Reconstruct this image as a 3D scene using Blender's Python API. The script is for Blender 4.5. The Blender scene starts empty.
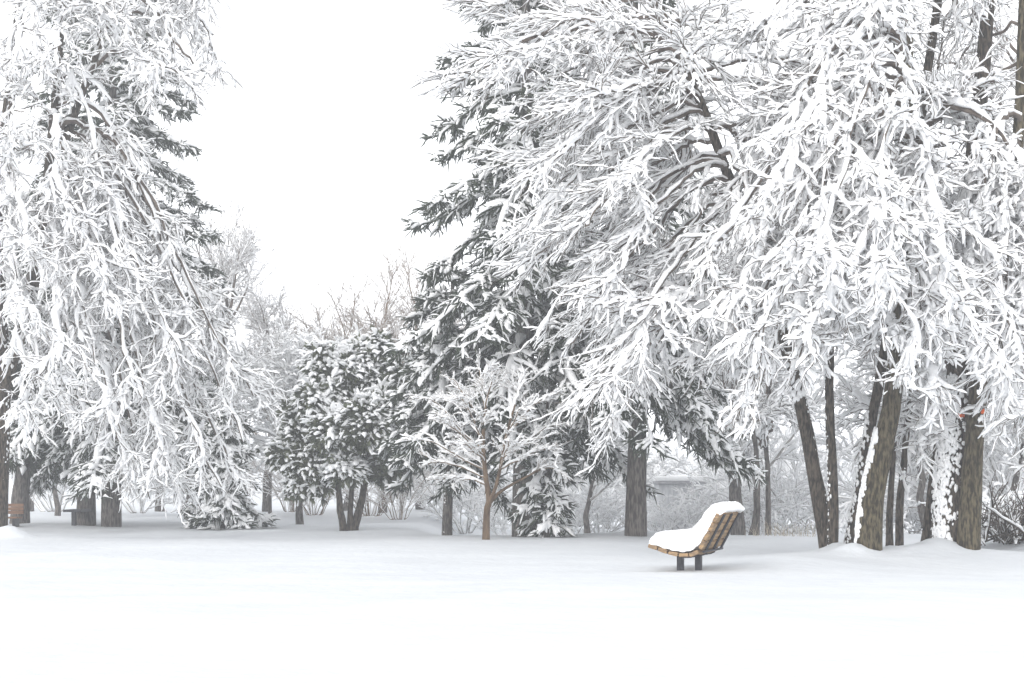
import bpy, bmesh, math
import numpy as np
from math import radians

S = bpy.context.scene
COL = S.collection

# ------------------------------------------------------------------ camera, world, sun, exposure
F = 1407.0            # focal length in pixels of the 1024 wide frame
HOR = 478.0           # horizon row
CAMZ = 1.1
cam_d = bpy.data.cameras.new('camera')
cam = bpy.data.objects.new('camera', cam_d)
COL.objects.link(cam)
cam.location = (0, 0, CAMZ)
cam.rotation_euler = (radians(90), 0, 0)
cam_d.sensor_width = 36.0
cam_d.lens = 36.0 * F / 1024.0
cam_d.shift_y = (HOR - 341.5) / 1024.0
cam_d.clip_start = 0.1
cam_d.clip_end = 2000
S.camera = cam

SUN_EL, SUN_AZ = radians(27), radians(-150)      # azimuth measured from +Y towards +X
W = bpy.data.worlds.new('World')
S.world = W
W.use_nodes = True
nt = W.node_tree
nt.nodes.clear()
sky = nt.nodes.new('ShaderNodeTexSky')
sky.sky_type = 'NISHITA'
sky.sun_disc = False
sky.sun_elevation = SUN_EL
sky.sun_rotation = SUN_AZ
sky.air_density = 1.0
sky.dust_density = 3.0
cloud = nt.nodes.new('ShaderNodeRGB')            # closed overcast deck of cloud in front of the blue sky
cloud.outputs[0].default_value = (6.9, 6.98, 7.12, 1)
mixs = nt.nodes.new('ShaderNodeMix')
mixs.data_type = 'RGBA'
mixs.inputs['Factor'].default_value = 0.93
bg = nt.nodes.new('ShaderNodeBackground')
bg.inputs['Strength'].default_value = 0.12
wo = nt.nodes.new('ShaderNodeOutputWorld')
nt.links.new(sky.outputs[0], mixs.inputs['A'])
geo_n = nt.nodes.new('ShaderNodeTexCoord')        # thin deck: brighter towards the horizon than overhead
sepx = nt.nodes.new('ShaderNodeSeparateXYZ')
mapr = nt.nodes.new('ShaderNodeMapRange')
mapr.inputs['From Min'].default_value = 0.0; mapr.inputs['From Max'].default_value = 1.0
mapr.inputs['To Min'].default_value = 1.55; mapr.inputs['To Max'].default_value = 0.28
vm = nt.nodes.new('ShaderNodeVectorMath'); vm.operation = 'SCALE'
nt.links.new(geo_n.outputs['Generated'], sepx.inputs[0])
nt.links.new(sepx.outputs['Z'], mapr.inputs['Value'])
nt.links.new(cloud.outputs[0], vm.inputs[0])
nt.links.new(mapr.outputs[0], vm.inputs['Scale'])
nt.links.new(vm.outputs[0], mixs.inputs['B'])
nt.links.new(mixs.outputs['Result'], bg.inputs['Color'])
nt.links.new(bg.outputs[0], wo.inputs['Surface'])

sun_d = bpy.data.lights.new('sun', 'SUN')
sun_d.energy = 1.2
sun_d.angle = radians(95)
sun_d.color = (1.0, 0.985, 0.965)
sun = bpy.data.objects.new('sun', sun_d)
COL.objects.link(sun)
sun.rotation_euler = (radians(90) - SUN_EL, 0, -SUN_AZ + math.pi)

S.view_settings.view_transform = 'Standard'
S.view_settings.look = 'None'
S.view_settings.gamma = 1.0
S.view_settings.exposure = 1.13
S.view_settings.use_curve_mapping = False
S.cycles.use_denoising = True
S.cycles.max_bounces = 12
S.cycles.diffuse_bounces = 10
S.cycles.glossy_bounces = 1
S.cycles.transmission_bounces = 6
S.cycles.volume_bounces = 3
S.cycles.caustics_reflective = False
S.cycles.caustics_refractive = False

# ------------------------------------------------------------------ helpers
Z = np.array([0.0, 0.0, 1.0])


def at(px, py, Y):
    return np.array([(px - 512.0) / F * Y, Y, CAMZ + (HOR - py) / F * Y])


def nrm(v):
    return v / np.maximum(np.linalg.norm(v, axis=-1, keepdims=True), 1e-9)


def sstep(a, b, x):
    t = np.clip((x - a) / (b - a), 0, 1)
    return t * t * (3 - 2 * t)


_gr = np.random.default_rng(5)
_gw = [(_gr.normal(0, 1, 2) * s, _gr.uniform(0, 6.28), a) for s, a in
       [(0.12, .045), (0.2, .035), (0.3, .03), (0.55, .016), (0.9, .010), (1.5, .009), (2.6, .0055), (4.0, .003)] for _ in range(3)]


def gz(x, y):
    """height of the snow surface"""
    x = np.asarray(x, float); y = np.asarray(y, float)
    z = np.zeros(np.broadcast(x, y).shape)
    for k, ph, a in _gw:
        z = z + a * np.sin(k[0] * x + k[1] * y + ph)
    z = z * sstep(2, 12, y) * 0.8
    # the lawn dips away behind the spruces
    z = z - 0.75 * sstep(27.9, 36, y) * sstep(-2.6, -0.6, x)
    # drift round the clump of trunks on the right, hollow near the bench posts
    z = z + 0.16 * np.exp(-(((x - 5.3) / 1.7) ** 2 + ((y - 19.9) / 1.0) ** 2))
    z = z + 0.10 * np.exp(-(((x - 6.9) / 1.2) ** 2 + ((y - 20.2) / 0.8) ** 2))
    z = z + 0.30 * np.exp(-(((x - 9.3) / 1.6) ** 2 + ((y - 23.0) / 2.0) ** 2))
    z = z - 0.0 * np.exp(-(((x - 2.35) / 0.7) ** 2 + ((y - 17.5) / 0.55) ** 2))
    z = z + 0.10 * np.exp(-(((x - 3.5) / 0.8) ** 2 + ((y - 18.4) / 0.9) ** 2))
    z = z + 0.10 * np.exp(-(((x + 9.9) / 1.6) ** 2 + ((y - 27) / 1.0) ** 2))
    for px, yy, a, sx in [(853, 19.5, .13, .26), (838, 20.15, .10, .2), (941, 20.0, .12, .35), (930, 20.3, .1, .2), (8, 26.2, .26, .35), (893, 21.3, .12, .3), (915, 19.7, .06, .4)]:
        z = z + a * np.exp(-(((x - (px - 512.0) / F * yy) / sx) ** 2 + ((y - yy) / .22) ** 2))
    # far rise, added as a white backdrop to brighten the gaps between the shrubs
    z = z + 4.2 * sstep(50, 120, y)
    return z


class Geo:
    def __init__(self):
        self.v = []; self.f = []; self.n = 0

    def add(self, v, *faces):
        v = v.reshape(-1, 3)
        self.v.append(v)
        for f in faces:
            if len(f):
                self.f.append(np.asarray(f) + self.n)
        self.n += len(v)
        return self

    def join(self, g):
        for v, in zip(g.v):
            pass
        off = self.n
        self.v += g.v
        self.f += [f + off for f in g.f]
        self.n += g.n
        return self


def mesh_of(name, g, mat, origin=(0, 0, 0), smooth=True):
    me = bpy.data.meshes.new(name)
    v = np.concatenate(g.v).astype(np.float64) - np.asarray(origin, float)
    loops = np.concatenate([f.reshape(-1) for f in g.f]).astype(np.int32)
    sizes = np.concatenate([np.full(len(f), f.shape[1]) for f in g.f])
    starts = np.concatenate([[0], np.cumsum(sizes)[:-1]]).astype(np.int32)
    me.vertices.add(len(v)); me.vertices.foreach_set('co', v.astype(np.float32).reshape(-1))
    me.loops.add(len(loops)); me.loops.foreach_set('vertex_index', loops)
    me.polygons.add(len(starts)); me.polygons.foreach_set('loop_start', starts)
    me.polygons.foreach_set('use_smooth', np.full(len(starts), smooth))
    me.update(calc_edges=True)
    me.materials.append(mat)
    return me


def part(name, g, mat, parent=None, origin=(0, 0, 0), smooth=True):
    o = bpy.data.objects.new(name, mesh_of(name, g, mat, origin, smooth))
    COL.objects.link(o)
    if parent is not None:
        o.parent = parent
    return o


def tag(o, label, cat, group=None, kind=None):
    if label: o['label'] = label
    if cat: o['category'] = cat
    if group: o['group'] = group
    if kind: o['kind'] = kind
    return o


def thing(name, label, cat, loc, group=None, rz=0.0):
    o = bpy.data.objects.new(name, None)
    o.empty_display_size = 0.2
    COL.objects.link(o)
    o.location = tuple(float(c) for c in loc)
    o.rotation_euler = (0, 0, rz)
    return tag(o, label, cat, group)


def dup(root, label, loc, rz=0.0, sc=1.0, group=None):
    r = root.copy(); COL.objects.link(r)
    r.location = tuple(float(c) for c in loc); r.rotation_euler = (0, 0, rz); r.scale = (sc, sc, sc)
    r['label'] = label
    if group: r['group'] = group
    for ch in list(root.children):
        c = ch.copy(); COL.objects.link(c); c.parent = r
        for gch in ch.children:
            d = gch.copy(); COL.objects.link(d); d.parent = c
    return r


def tubes(P, R, sides, rng=None, jit=0.0, flat=None, up_off=None, ext=True):
    """P (N,K,3) R (N,K).  flat=(wide, top, bottom) squashes the section; up_off (N,K) shifts it upwards."""
    P = np.asarray(P, float); R = np.asarray(R, float)
    if ext:                                             # close the tip
        tip = P[:, -1] + nrm(P[:, -1] - P[:, -2]) * R[:, -1:] * 0.9
        P = np.concatenate([P, tip[:, None]], 1)
        R = np.concatenate([R, R[:, -1:] * 0.05], 1)
        if up_off is not None:
            up_off = np.concatenate([up_off, up_off[:, -1:]], 1)
    N, K, _ = P.shape
    T = nrm(np.gradient(P, axis=1))
    s = np.cross(T[:, 0], Z)
    bad = np.linalg.norm(s, axis=1) < 0.12
    s[bad] = np.array([1.0, 0.0, 0.0])
    s = nrm(s)
    SS = np.empty_like(P)
    for k in range(K):
        s = nrm(s - (s * T[:, k]).sum(-1, keepdims=True) * T[:, k])
        SS[:, k] = s
    U = np.cross(SS, T)
    if up_off is not None:
        P = P + U * up_off[..., None]
    a = np.arange(sides) / sides * 2 * np.pi
    if flat is None:
        ca, sa = np.cos(a), np.sin(a)
    else:
        ca = np.cos(a) * flat[0]
        sa = np.where(np.sin(a) > 0, np.sin(a) * flat[1], np.sin(a) * flat[2])
    RR = R[..., None]
    if jit and rng is not None:
        RR = RR * (1 + rng.uniform(-jit, jit, (N, K, sides)))
    else:
        RR = np.repeat(RR, sides, -1)
    V = P[:, :, None] + SS[:, :, None] * (RR * ca)[..., None] + U[:, :, None] * (RR * sa)[..., None]
    i = np.arange(N)[:, None, None] * K * sides
    k = np.arange(K - 1)[None, :, None] * sides
    j = np.arange(sides)[None, None]
    j2 = (j + 1) % sides
    q = np.stack([i + k + j, i + k + j2, i + k + sides + j2, i + k + sides + j], -1).reshape(-1, 4)
    return V.reshape(-1, 3), q


_ua, _ub = 6, 4


def lumps(C, R, rng, jit=0.18):
    """ragged rounded clods; C (N,3), R (N,3)"""
    N = len(C)
    th = (np.arange(_ub + 1) / _ub) * np.pi
    ph = np.arange(_ua) / _ua * 2 * np.pi
    d = np.stack([np.sin(th)[:, None] * np.cos(ph)[None], np.sin(th)[:, None] * np.sin(ph)[None],
                  np.cos(th)[:, None] + 0 * ph[None]], -1).reshape(-1, 3)
    r = 1 + rng.uniform(-jit, jit, (N, len(d), 1))
    V = C[:, None] + d[None] * R[:, None] * r
    M = (_ub + 1) * _ua
    i = np.arange(N)[:, None, None] * M
    k = np.arange(_ub)[None, :, None] * _ua
    j = np.arange(_ua)[None, None]
    j2 = (j + 1) % _ua
    q = np.stack([i + k + j, i + k + _ua + j, i + k + _ua + j2, i + k + j2], -1).reshape(-1, 4)
    return V.reshape(-1, 3), q


def bez(p0, c1, c2, p1, K):
    t = np.linspace(0, 1, K)[:, None]
    return (1 - t) ** 3 * p0 + 3 * (1 - t) ** 2 * t * c1 + 3 * (1 - t) * t * t * c2 + t ** 3 * p1


def spline(pts, K):
    """Catmull-Rom through points"""
    p = np.asarray(pts, float)
    q = np.concatenate([[2 * p[0] - p[1]], p, [2 * p[-1] - p[-2]]])
    n = len(p) - 1
    u = np.linspace(0, n - 1e-6, K)
    i = u.astype(int); t = (u - i)[:, None]
    a, b, c, d = q[i], q[i + 1], q[i + 2], q[i + 3]
    return 0.5 * (2 * b + (c - a) * t + (2 * a - 5 * b + 4 * c - d) * t * t + (3 * b - a - 3 * c + d) * t ** 3)


def lerp_path(P, t):
    """P (N,K,3), t (N,n) -> points and tangents (N,n,3)"""
    K = P.shape[1]
    u = np.clip(t, 0, 0.9999) * (K - 1)
    i = u.astype(int); f = (u - i)[..., None]
    n = np.arange(len(P))[:, None]
    a, b = P[n, i], P[n, i + 1]
    return a * (1 - f) + b * f, nrm(b - a)


def spawn(P, n, t0, t1, a0, a1, vert, rng):
    N = len(P)
    t = rng.uniform(t0, t1, (N, n))
    st, T = lerp_path(P, t)
    s = np.cross(T, Z) + rng.normal(0, 0.12, T.shape)
    s = nrm(s); U = np.cross(s, T)
    sg = np.where(rng.random((N, n)) < 0.5, 1.0, -1.0)
    v = rng.normal(0, vert, (N, n))
    a = rng.uniform(a0, a1, (N, n))
    side = s * (sg * np.cos(v))[..., None] + U * np.sin(v)[..., None]
    d = T * np.cos(a)[..., None] + side * np.sin(a)[..., None]
    return st.reshape(-1, 3), nrm(d).reshape(-1, 3), t.reshape(-1), np.repeat(np.arange(N), n)


def grow(st, d, L, K, droop, wander, rng):
    P = np.empty((len(st), K, 3)); P[:, 0] = st
    step = (L / (K - 1))[:, None]
    d = d.copy()
    for k in range(1, K):
        P[:, k] = P[:, k - 1] + d * step
        d = nrm(d - droop * Z * np.minimum(1.0, step * 5) + rng.normal(0, wander, d.shape))
    return P


def snow_on(P, r, w, rng, gap=0.15, sides=6, K=None, top=0.9, low=0.3, slope_min=0.5, tipr=0.45):
    """a soft uneven ridge of snow lying on each branch; w (N,) half width"""
    N, K0, _ = P.shape
    T = nrm(np.gradient(P, axis=1))
    hz = np.sqrt(np.clip(1 - T[..., 2] ** 2, 0, 1))
    n = rng.random((N, K0))
    n = 0.64 * n + 0.18 * (np.roll(n, 1, 1) + np.roll(n, -1, 1))
    ww = np.asarray(w)[:, None] * (0.45 + 1.1 * n) * (slope_min + (1 - slope_min) * hz)
    ww = np.where(rng.random((N, K0)) < gap, ww * 0.22, ww)
    ww[:, 0] *= 0.75
    ww[:, -1] *= tipr
    off = r * 0.75 + ww * top * 0.38
    return tubes(P, ww, sides, rng, 0.33, flat=(1.0, top, low), up_off=off)


# ------------------------------------------------------------------ materials
def mat_new(name):
    m = bpy.data.materials.new(name); m.use_nodes = True
    n = m.node_tree
    return m, n, n.nodes['Principled BSDF']


def noise_mat(name, c0, c1, scale=8.0, stretch=(1, 1, 1), rough=0.85, bump=0.0, bscale=None, detail=4, spec=0.2, p0=0.35, p1=0.65, bdist=0.02):
    m, n, b = mat_new(name)
    tc = n.nodes.new('ShaderNodeTexCoord')
    mp = n.nodes.new('ShaderNodeMapping'); mp.inputs['Scale'].default_value = stretch
    nz = n.nodes.new('ShaderNodeTexNoise'); nz.inputs['Scale'].default_value = scale; nz.inputs['Detail'].default_value = detail
    cr = n.nodes.new('ShaderNodeValToRGB')
    cr.color_ramp.elements[0].color = (*c0, 1); cr.color_ramp.elements[1].color = (*c1, 1)
    cr.color_ramp.elements[0].position = p0; cr.color_ramp.elements[1].position = p1
    n.links.new(tc.outputs['Object'], mp.inputs['Vector'])
    n.links.new(mp.outputs[0], nz.inputs['Vector'])
    n.links.new(nz.outputs['Fac'], cr.inputs[0])
    n.links.new(cr.outputs[0], b.inputs['Base Color'])
    b.inputs['Roughness'].default_value = rough
    b.inputs['Specular IOR Level'].default_value = spec
    if bump:
        nb = n.nodes.new('ShaderNodeTexNoise'); nb.inputs['Scale'].default_value = bscale or scale; nb.inputs['Detail'].default_value = 5
        bp = n.nodes.new('ShaderNodeBump'); bp.inputs['Strength'].default_value = bump; bp.inputs['Distance'].default_value = bdist
        n.links.new(mp.outputs[0], nb.inputs['Vector'])
        n.links.new(nb.outputs['Fac'], bp.inputs['Height'])
        n.links.new(bp.outputs[0], b.inputs['Normal'])
    return m


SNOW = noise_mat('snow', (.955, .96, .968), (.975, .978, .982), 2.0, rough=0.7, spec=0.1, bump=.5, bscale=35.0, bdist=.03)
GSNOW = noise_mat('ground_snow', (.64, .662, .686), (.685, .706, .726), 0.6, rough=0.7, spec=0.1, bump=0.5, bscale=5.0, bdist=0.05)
BARK = noise_mat('bark', (.016, .013, .010), (.105, .085, .064), 36, (1, 1, .26), p0=.40, p1=.62, bump=1.0, bscale=34, bdist=0.03)
BARK_OLIVE = noise_mat('bark_olive', (.022, .018, .010), (.125, .104, .064), 34, (1, 1, .26), p0=.40, p1=.62, bump=1.0, bscale=32, bdist=0.03)
BARK_GREY = noise_mat('bark_grey', (.045, .04, .037), (.165, .148, .132), 30, (1, 1, .2), p0=.40, p1=.62, bump=1.0, bscale=30, bdist=0.03)
BARK_TAN = noise_mat('bark_tan', (.075, .050, .032), (.19, .132, .085), 12, (1, 1, .25), bump=0.6, bscale=25, bdist=0.02)
TWIG = noise_mat('twig', (.066, .052, .044), (.18, .148, .124), 6)
TWIG_TAN = noise_mat('twig_tan', (.12, .085, .06), (.28, .21, .15), 6)
NEEDLE = noise_mat('needles', (.018, .028, .020), (.075, .092, .062), 5, rough=0.7)
CEDAR = noise_mat('cedar_leaves', (.045, .056, .034), (.14, .155, .095), 4, rough=0.7)
WOOD = noise_mat('slat_wood', (.15, .105, .07), (.38, .25, .13), 6, (1, 1, 9), rough=0.65, bump=0.3, bscale=14)
WOOD_DK = noise_mat('slat_wood_dark', (.14, .075, .045), (.26, .15, .09), 6, (1, 6, 6), rough=0.7)
METAL = noise_mat('dark_metal', (.006, .007, .012), (.016, .018, .028), 20, rough=0.45, spec=0.5)
ORANGE = noise_mat('orange_paint', (.62, .09, .02), (.85, .16, .03), 30, rough=0.6)
WALL = noise_mat('shed_wall', (.58, .59, .61), (.78, .79, .80), 5, (3, 3, .6), rough=0.8)
WALL_DK = noise_mat('shed_trim', (.34, .34, .36), (.46, .46, .48), 5, rough=0.8)
TWIG_PALE = noise_mat('frosted_twig', (.28, .265, .25), (.50, .485, .465), 6)
WEED = noise_mat('dry_grass', (.36, .31, .24), (.58, .52, .43), 6)

# ------------------------------------------------------------------ ground
xs = np.concatenate([np.linspace(-260, -40, 23), np.linspace(-36, -12.5, 40), np.linspace(-12.2, 12.2, 200), np.linspace(12.5, 36, 40), np.linspace(40, 260, 23)])
ys = np.concatenate([np.linspace(-160, -12, 16), np.linspace(-10, 4, 12), np.linspace(4.3, 40, 300), np.linspace(40.5, 60, 30), np.linspace(66, 330, 28)])
XX, YY = np.meshgrid(xs, ys)
ZZ = gz(XX, YY)
g = Geo()
nx, ny = len(xs), len(ys)
ii = (np.arange(ny - 1)[:, None] * nx + np.arange(nx - 1)[None]).reshape(-1)
g.add(np.stack([XX, YY, ZZ], -1), np.stack([ii, ii + 1, ii + nx + 1, ii + nx], -1))
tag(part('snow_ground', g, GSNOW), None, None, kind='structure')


def base(px, Y, dz=0.0):
    x = (px - 512.0) / F * Y
    return np.array([x, Y, float(gz(x, Y)) + dz])


# ------------------------------------------------------------------ deciduous limbs
DEF = dict(n2=13, L2=1.0, n3=7, L3=.48, n4=3, L4=.20, droop=.22, w=(.075, .055, .042, .030), gap=.14,
           vert=.45, a=(.35, .85), slope=.5, K1=16, rr=(.045, .012), twig=TWIG, t0=.12, wander=.08)


def limb_geo(path, cfg, rng):
    c = dict(DEF); c.update(cfg)
    K1 = len(path)
    P1 = path[None]
    r1 = np.linspace(c['rr'][0], c['rr'][1], K1)[None]
    Llen = np.linalg.norm(np.diff(path, axis=0), axis=1).sum()
    st, d, t, _ = spawn(P1, c['n2'], c['t0'], 1.0, c['a'][0], c['a'][1], c['vert'], rng)
    L = c['L2'] * (1.15 - .55 * t) * rng.uniform(.55, 1.2, len(t))
    P2 = grow(st, d, L, 9, c['droop'] * .7, c['wander'], rng)
    r2 = np.linspace(1, .35, 9)[None] * np.full((len(t), 1), c['rr'][1] * 1.05)
    lev = [(P1, r1, c['w'][0]), (P2, r2, c['w'][1])]
    if c['n3']:
        st, d, t, _ = spawn(P2, c['n3'], .12, 1.0, c['a'][0], c['a'][1], c['vert'], rng)
        L = c['L3'] * (1.15 - .45 * t) * rng.uniform(.5, 1.25, len(t))
        P3 = grow(st, d, L, 7, c['droop'] * .55, c['wander'] * 1.7, rng)
        r3 = np.linspace(1, .4, 7)[None] * np.full((len(t), 1), c['rr'][1] * .65)
        lev.append((P3, r3, c['w'][2]))
        if c['n4']:
            st, d, t, _ = spawn(P3, c['n4'], .2, 1.0, c['a'][0], c['a'][1], c['vert'] * 1.3, rng)
            L = c['L4'] * rng.uniform(.5, 1.35, len(t))
            P4 = grow(st, d, L, 5, c['droop'] * .35, c['wander'] * 2.2, rng)
            r4 = np.linspace(1, .5, 5)[None] * np.full((len(t), 1), c['rr'][1] * .45)
            lev.append((P4, r4, c['w'][3]))
    gb, gs = Geo(), Geo()
    for li, (P, r, w) in enumerate(lev):
        zmin = gz(P[..., 0], P[..., 1]) + 0.12
        P[..., 2] = np.maximum(P[..., 2], zmin)
        gb.add(*tubes(P, r, (7, 5, 4, 3)[li]))
        if w > 0:
            if li >= 2:
                kp = rng.random(len(P)) < (.93 if li == 2 else .84)
                P, r = P[kp], np.broadcast_to(r, (len(kp), r.shape[1]))[kp]
            if li in (1, 2) and len(P) > 2:              # clods caught in the forks
                m = 2 if li == 1 else 1
                cp, _ = lerp_path(P, rng.uniform(.05, .95, (len(P), m)))
                cp = cp.reshape(-1, 3)
                sz = w * rng.uniform(.5, 1.35, len(cp))
                gs.add(*lumps(cp + Z * (sz * .45)[:, None], np.stack([sz * 1.15, sz * 1.15, sz * .75], -1), rng, .3))
            gs.add(*snow_on(P, r, w * rng.uniform(.5, 1.35, len(P)), rng, c['gap'], sides=(8, 6, 6, 5)[li], slope_min=c['slope']))
    return gb, gs


def wob(path, amp, rng):
    K = len(path)
    n = rng.normal(0, 1, (K, 3))
    n = (n + np.roll(n, 1, 0) + np.roll(n, -1, 0)) / 3
    n[0] = 0
    return path + n * amp


def add_limb(root, path, cfg, rng, org, mat=None):
    gb, gs = limb_geo(path, cfg, rng)
    l = part('limb', gb, mat or cfg.get('twig', TWIG), root, org)
    if gs.n:
        part('snow_load', gs, SNOW, l, org)
    return l


def trunk_part(root, path, r0, r1, mat, org, rng, flare=1.25, sides=14, name='trunk', knots=0.06):
    K = len(path)
    t = np.linspace(0, 1, K)
    r = r0 + (r1 - r0) * t
    r = r * (1 + (flare - 1) * np.exp(-t * K / 2.2))
    g = Geo().add(*tubes(path[None], r[None], sides, rng, knots))
    return part(name, g, mat, root, org)


def trunk_snow(tr, path, r0, r1, org, rng, dirv, n=120, size=(.02, .05), t0=0.0, t1=1.0, spread=.7, flatk=.5):
    """snow blown on to one side of the bark"""
    t = rng.uniform(t0, t1, (1, n))
    p, T = lerp_path(path[None], t)
    p = p[0]
    r = r0 + (r1 - r0) * t[0]
    a0 = math.atan2(dirv[1], dirv[0])
    a = a0 + rng.normal(0, spread, n)
    d = np.stack([np.cos(a), np.sin(a), 0 * a], -1)
    s = rng.uniform(size[0], size[1], n)
    C = p + d * (r * .95)[:, None]
    R = np.stack([s * (.45 + flatk * np.abs(np.sin(a))), s * (.45 + flatk * np.abs(np.cos(a))), s * rng.uniform(.8, 1.7, n)], -1)
    g = Geo().add(*lumps(C, R, rng, .36))
    return part('blown_snow', g, SNOW, tr, org)


def arch(p0, p1, lift, drop, rng, K=16, amp=.05, out=.4):
    h = (p1 - p0) * np.array([1, 1, 0])
    c1 = p0 + h * out + Z * lift
    c2 = p1 - h * .2 + Z * drop * .6
    return wob(bez(p0, c1, c2, p1, K), amp, rng)


def on_path(path, t):
    p, _ = lerp_path(path[None], np.array([[t]]))
    return p[0, 0]


# ------------------------------------------------------------------ conifers
def bough_geo(p0, az, L, pitch, rng, dens=1.0, w=.075, gap=.3):
    d0 = np.array([math.cos(az) * math.cos(pitch), math.sin(az) * math.cos(pitch), math.sin(pitch)])
    K = 11
    P = np.empty((1, K, 3)); P[0, 0] = p0
    d = d0
    for k in range(1, K):
        P[0, k] = P[0, k - 1] + d * L / (K - 1)
        f = k / K
        d = nrm(d + Z * (-.09 if f < .55 else .07) + rng.normal(0, .03, 3))
    gn, gs = Geo(), Geo()
    rA = np.linspace(.022, .012, K)[None] * (0.6 + .25 * L)
    n1 = max(6, int(12 * L * dens))
    st, dd, t, _ = spawn(P, n1, .08, 1.0, .6, 1.05, .25, rng)
    Ls = (.27 * L * (1.1 - t) + .25) * rng.uniform(.6, 1.2, len(t))
    P2 = grow(st, dd, Ls, 6, .17, .06, rng)
    n2 = 13
    Pa = np.concatenate([P2, np.repeat(P[:, ::2][:, :6], 1, 0)])
    st, dd, t2, _ = spawn(Pa, n2, .1, 1.0, .4, 1.0, .9, rng)
    L3 = rng.uniform(.10, .30, len(t2))
    P3 = grow(st, dd, L3, 4, .32, .06, rng)
    gn.add(*tubes(P, rA, 5))
    gn.add(*tubes(P2, np.linspace(.022, .012, 6)[None] * rng.uniform(.8, 1.2, (len(P2), 1)), 4, rng, .25))
    gn.add(*tubes(P3, np.array([.011, .0155, .012, .004])[None] * rng.uniform(.7, 1.3, (len(P3), 1)), 3, rng, .25))
    gs.add(*snow_on(P, rA, np.full(1, w * 1.1), rng, gap * .6, sides=7, low=.3))
    keep = rng.random(len(P2)) < .9
    gs.add(*snow_on(P2[keep], np.full((keep.sum(), 6), .02), w * rng.uniform(.55, 1.25, keep.sum()), rng, gap, sides=6, low=.3, top=.8))
    k3 = rng.random(len(P3)) < .22
    gs.add(*snow_on(P3[k3], np.full((k3.sum(), 4), .016), w * .55 * rng.uniform(.6, 1.2, k3.sum()), rng, gap, sides=5, low=.3))
    return gn, gs


def spruce(name, label, px, Y, z0, H, Rmax, nb, rt, seed, cat='spruce', group=None, w=.075, gap=.3, dens=1.0, low_pitch=-.45,
           extra=(), bark=BARK_GREY, pw=.85, zpow=1.0):
    rng = np.random.default_rng(seed)
    b = base(px, Y)
    root = thing(name, label, cat, b, group)
    K = 14
    tp = np.stack([np.full(K, b[0]), np.full(K, b[1]), np.linspace(b[2] - .1, H, K)], -1)
    tp[:, :2] += np.cumsum(rng.normal(0, .012, (K, 2)), 0)
    tr = trunk_part(root, tp, rt, .03, bark, b, rng, 1.18)
    trunk_snow(tr, tp, rt, .03, b, rng, (-1, -.6), 50, (.012, .03), 0, .35)
    for i in range(nb):
        f = ((i + .5) / nb) ** zpow
        z = z0 + (H - z0 - .2) * f + rng.uniform(-.08, .08)
        L = max(.25, Rmax * (1 - f) ** pw * rng.uniform(.78, 1.12))
        az = i * 2.39996 + rng.uniform(-.3, .3)
        p0 = np.array([b[0], b[1], z])
        gn, gs = bough_geo(p0, az, L, low_pitch * (1 - f) + .25 * f, rng, dens, w, gap)
        for gg in (gn, gs):
            for v in gg.v:
                v[:, 2] = np.maximum(v[:, 2], gz(v[:, 0], v[:, 1]) + .02)
        bo = part('bough', gn, NEEDLE, root, b)
        part('snow_load', gs, SNOW, bo, b)
    for (z, az, L, pitch) in extra:
        p0 = np.array([b[0], b[1], z])
        gn, gs = bough_geo(p0, az, L, pitch, rng, dens, w * 1.15, gap * .6)
        bo = part('bough', gn, NEEDLE, root, b)
        part('snow_load', gs, SNOW, bo, b)
    return root


def tufts(C, D, size, rng, nb=13, flat=.5):
    """sprays of scale leaves: fans of short pointed blades round a direction"""
    N = len(C)
    d = nrm(D[:, None] * .8 + rng.normal(0, .62, (N, nb, 3)))
    L = size[:, None] * rng.uniform(.5, 1.2, (N, nb))
    s = nrm(np.cross(d, rng.normal(0, 1, (N, nb, 3))))
    wdt = L * .17
    p0 = C[:, None] + d * L[..., None] * .05
    pm = C[:, None] + d * L[..., None] * .55
    pt = C[:, None] + d * L[..., None] - Z * (L * .12)[..., None]
    V = np.stack([p0, pm + s * wdt[..., None], pt, pm - s * wdt[..., None]], 2).reshape(-1, 3)
    q = np.arange(N * nb * 4).reshape(-1, 4)
    return V, q


def bushy_crown(blobs, n, size, rng, snow_p=.55, lump=(.07, .15)):
    """blobs: list of (centre, radii) giving the uneven outline of the crown. returns leaf and snow geometry"""
    vol = np.array([np.prod(r) ** .7 for _, r in blobs]); vol = vol / vol.sum()
    idx = rng.choice(len(blobs), n, p=vol)
    c = np.array([b[0] for b in blobs])[idx]; r = np.array([b[1] for b in blobs])[idx]
    rad = rng.uniform(.2, 1.0, (n, 1)) ** .5
    u = nrm(rng.normal(0, 1, (n, 3))) * rad * rng.uniform(.85, 1.22, (n, 1))
    C = c + u * r + rng.normal(0, .07, (n, 3))
    D = nrm(u + np.array([0, 0, -.15]))
    sz = rng.uniform(.7, 1.35, n) * size
    gl, gs = Geo(), Geo()
    gl.add(*tufts(C, D, sz, rng))
    patch = np.sin(C[:, 0] * 4.1 + C[:, 2] * 2.3 + 1) + np.sin(C[:, 2] * 5.2 - C[:, 0] * 1.7) + np.sin(C[:, 1] * 4.3 + C[:, 0] * 2)
    m = (rng.random(n) < snow_p * (.85 + .35 * np.clip(patch, -1.1, 1.2))) & (u[:, 2] > -.7) & (rad[:, 0] > .55)
    k = m.sum()
    L = sz[m] * rng.uniform(.7, 1.7, k)
    P = grow(C[m] + D[m] * (L * .25)[:, None] + Z * .03, nrm(D[m] * np.array([1, 1, .55]) + rng.normal(0, .25, (k, 3))), L, 4, .28, .12, rng)
    gs.add(*snow_on(P, np.full((k, 4), .012), rng.uniform(lump[0], lump[1], k), rng, .12, sides=6, low=.3, top=.75, slope_min=.7))
    return gl, gs


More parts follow.
